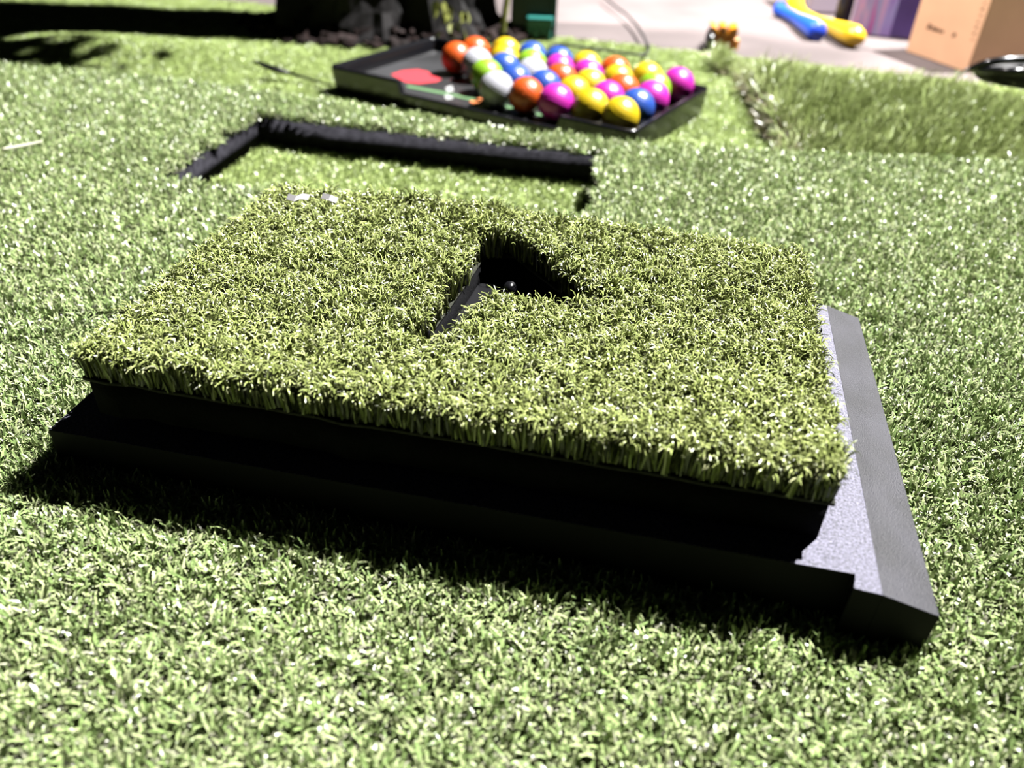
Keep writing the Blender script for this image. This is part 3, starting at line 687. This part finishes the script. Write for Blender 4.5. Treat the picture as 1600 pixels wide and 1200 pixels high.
# blue and yellow plastic bats
rB = 0.016
def pb(u, v, r): return at(u, v, ZC + r)
q = [pb(1217, 14, 0.014), pb(1228, 21, 0.011), pb(1243, 29, 0.0115), pb(1258, 38, 0.014), pb(1270, 45, 0.0155), pb(1277, 50, 0.0155)]
ba = empty('toy_bat', (q[0].x, q[0].y, ZC)); tag(ba, 'blue plastic toy bat with flared ends lying on the concrete', 'toy bat'); bo_ = Vector(ba.location)
tube('bat_body', [p - bo_ for p in q], [0.014, 0.0105, 0.0110, 0.0145, 0.0165, 0.0160], M['blue_toy'], ba, 20)
dv = (q[-1] - q[-2]).normalized(); tube('end_cap', [q[-1] - bo_, q[-1] - bo_ + dv * 0.004], [0.0150, 0.0135], plain('deep_blue_plastic', (0.01, 0.06, 0.62), 0.4, 0.5), ba, 20, sub=1)
q = [pb(1243, -26, 0.05) , pb(1243, -8, 0.03), pb(1243, 10, 0.017), pb(1254, 24, 0.014), pb(1276, 34, 0.011), pb(1300, 43, 0.0135), pb(1322, 52, 0.0175), pb(1336, 57, 0.0185), pb(1345, 60, 0.015)]
yc = empty('toy_club', (q[4].x, q[4].y, ZC)); tag(yc, 'yellow plastic toy club with a bent neck and fat rounded end', 'toy club'); yo = Vector(yc.location)
tube('club_shaft', [p - yo for p in q[:5]], [0.017, 0.017, 0.0165, 0.0125, 0.0105], M['yellow_toy'], yc, 20)
tube('club_head', [p - yo for p in q[4:]], [0.0105, 0.0135, 0.0175, 0.0180, 0.0095], M['yellow_toy'], yc, 20)

# pale bin, dark bottle in the gap, printed purple carton, cardboard box
def block(name, px0, px1, Y, depth, H, mat, label, cat, skew=0.0, bw=0.002):
    a = aty(px0[0], px0[1], Y); b = aty(px1[0], px1[1], Y + skew)
    d = Vector((b.x - a.x, b.y - a.y, 0)); w = d.length; d.normalize(); rz = math.atan2(d.y, d.x)
    e = empty(name, (a.x, a.y, ZC), rz); tag(e, label, cat)
    bm = bmesh.new(); box_bm(bm, (0, 0, 0.0005), (w, depth, H))
    bevel(bm_obj('body', bm, mat, e), bw, 2)
    return e, w
pb_, w = block('storage_tub', (1256, 34), (1304, 40), 1.74, 0.12, 0.13, M['pale_bin'], 'pale lilac storage tub standing on the concrete behind the toys', 'tub', 0.0, 0.006)
bm = bmesh.new(); box_bm(bm, (-0.006, -0.006, 0.118), (w + 0.006, 0.126, 0.138)); bevel(bm_obj('lid', bm, M['pale_bin'], pb_), 0.004, 2)
g0 = aty(1313, 40, 1.64); bt = empty('dark_gap_filler', (g0.x, g0.y, ZC)); tag(bt, 'dark bottle with a grey collar in the gap beside the purple carton', 'filler')  # black shape put in to fill the dark gap
tube('filler_body', [(0, 0, 0.001), (0, 0, 0.01), (0, 0, 0.10), (0, 0, 0.13), (0, 0, 0.15)], [0.013, 0.015, 0.015, 0.009, 0.008], M['black_plastic'], bt, 18, sub=3)
tube('band', [(0, 0, 0.052), (0, 0, 0.085)], 0.0157, M['white_ink'], bt, 18, sub=1)
pc_, w = block('printed_carton', (1322, 60), (1446, 78), 1.57, 0.10, 0.15, M['purple_print'], 'purple and pink printed carton between the toys and the cardboard box', 'carton', -0.055)
bm = bmesh.new(); box_bm(bm, (w * 0.52, -0.0012, 0.004), (w - 0.003, -0.0002, 0.147)); bm_obj('purple_panel', bm, M['purple'], pc_)
pl = [(w * 0.40, 0.118), (w * 0.42, 0.098), (w * 0.46, 0.082), (w * 0.50, 0.072)]
tube('gold_swirl', [(x_, -0.001, z_) for x_, z_ in pl], [0.0025, 0.004, 0.0035, 0.0012], M['gold_ink'], pc_, 8)

b = aty(1513, 104, 1.30); a = b + Vector((-0.3, 0.954, 0)) * 0.142
d = Vector((a.x - b.x, a.y - b.y, 0)); wl = d.length; rz = math.atan2(d.y, d.x)      # lit face runs from b back to a
cx = empty('cardboard_box', (b.x, b.y, ZC), rz); tag(cx, 'plain cardboard box with one lit peach side at the right', 'box')
bm = bmesh.new(); box_bm(bm, (0, -0.24, 0.0005), (wl, 0, 0.20)); bevel(bm_obj('carton', bm, M['cardboard'], cx), 0.0015, 2)
bmk = bmesh.new()
for i in range(10):
    z = 0.046 + i * 0.0085; h = 0.0014 + 0.0007 * (i % 3)
    box_bm(bmk, (0.009, 0.0, z), (0.0125 + 0.001 * (i % 2), 0.0003, z + h)); box_bm(bmk, (0.0085, 0.0, z + h), (0.0095, 0.0003, z + h + 0.002))
pm = bm_obj('printed_numbers', bmk, M['ink'], cx); pm['kind'] = 'stuff'
bmk = bmesh.new()
for i, (x_, w_, h_) in enumerate(((0.72, .05, .007), (0.67, .03, .005), (0.63, .03, .0045), (0.59, .03, .0045), (0.55, .026, .004), (0.51, .026, .004), (0.32, .04, .005))):
    box_bm(bmk, (wl * x_, 0, 0.044), (wl * (x_ + w_), 0.0003, 0.044 + h_)); box_bm(bmk, (wl * (x_ + w_ * .5), 0, 0.0425), (wl * (x_ + w_ * 1.2), 0.0003, 0.0455))
pm = bm_obj('printed_line', bmk, M['ink'], cx); pm['kind'] = 'stuff'

# glossy black strapped pouch on the long turf
ZT = ZL + 0.036
k0 = at(1538, 130, ZT); po = empty('strapped_pouch', (k0.x, k0.y, ZT)); tag(po, 'glossy black pouch with strap loops and a thin tail on the turf offcut', 'pouch'); ko = Vector(po.location)
def lump():
    bm = bmesh.new(); bmesh.ops.create_icosphere(bm, subdivisions=4, radius=1)
    for v in bm.verts:
        c = v.co; c.z = max(c.z, -0.55); k = 1 + 0.06 * math.sin(5 * c.x + 2) + 0.05 * math.sin(7 * c.y)
        c.x *= 0.085 * k; c.y *= 0.030 * k; c.z = (c.z + 0.55) * 0.028 * (1 + 0.25 * math.sin(3 * c.x * 12))
        c.x += 0.075; c.y += 0.012 - 0.28 * (c.x)*0.4; c.z -= 0.002
    return bm
bm_obj('pouch_body', lump(), M['pouch_cloth'], po, True)
def L2(u, v, z): return at(u, v, z) - ko
tube('strap', [L2(1518, 107, ZT + .014), L2(1540, 99, ZT + .024), L2(1568, 94, ZT + .030), L2(1605, 93, ZT + .032)], [0.004, 0.005, 0.0045, 0.005], M['black_gloss'], po, 10)
tube('strap', [L2(1530, 110, ZT + .014), L2(1556, 110, ZT + .020), L2(1584, 112, ZT + .023), L2(1620, 112, ZT + .024)], [0.004, 0.005, 0.005, 0.005], M['black_gloss'], po, 10)
tube('tail', [L2(1488, 127, ZT - .004), L2(1498, 117, ZT + .006), L2(1510, 109, ZT + .012), L2(1522, 106, ZT + .014)], [0.0007, 0.0013, 0.002, 0.004], M['black_plastic'], po, 8)
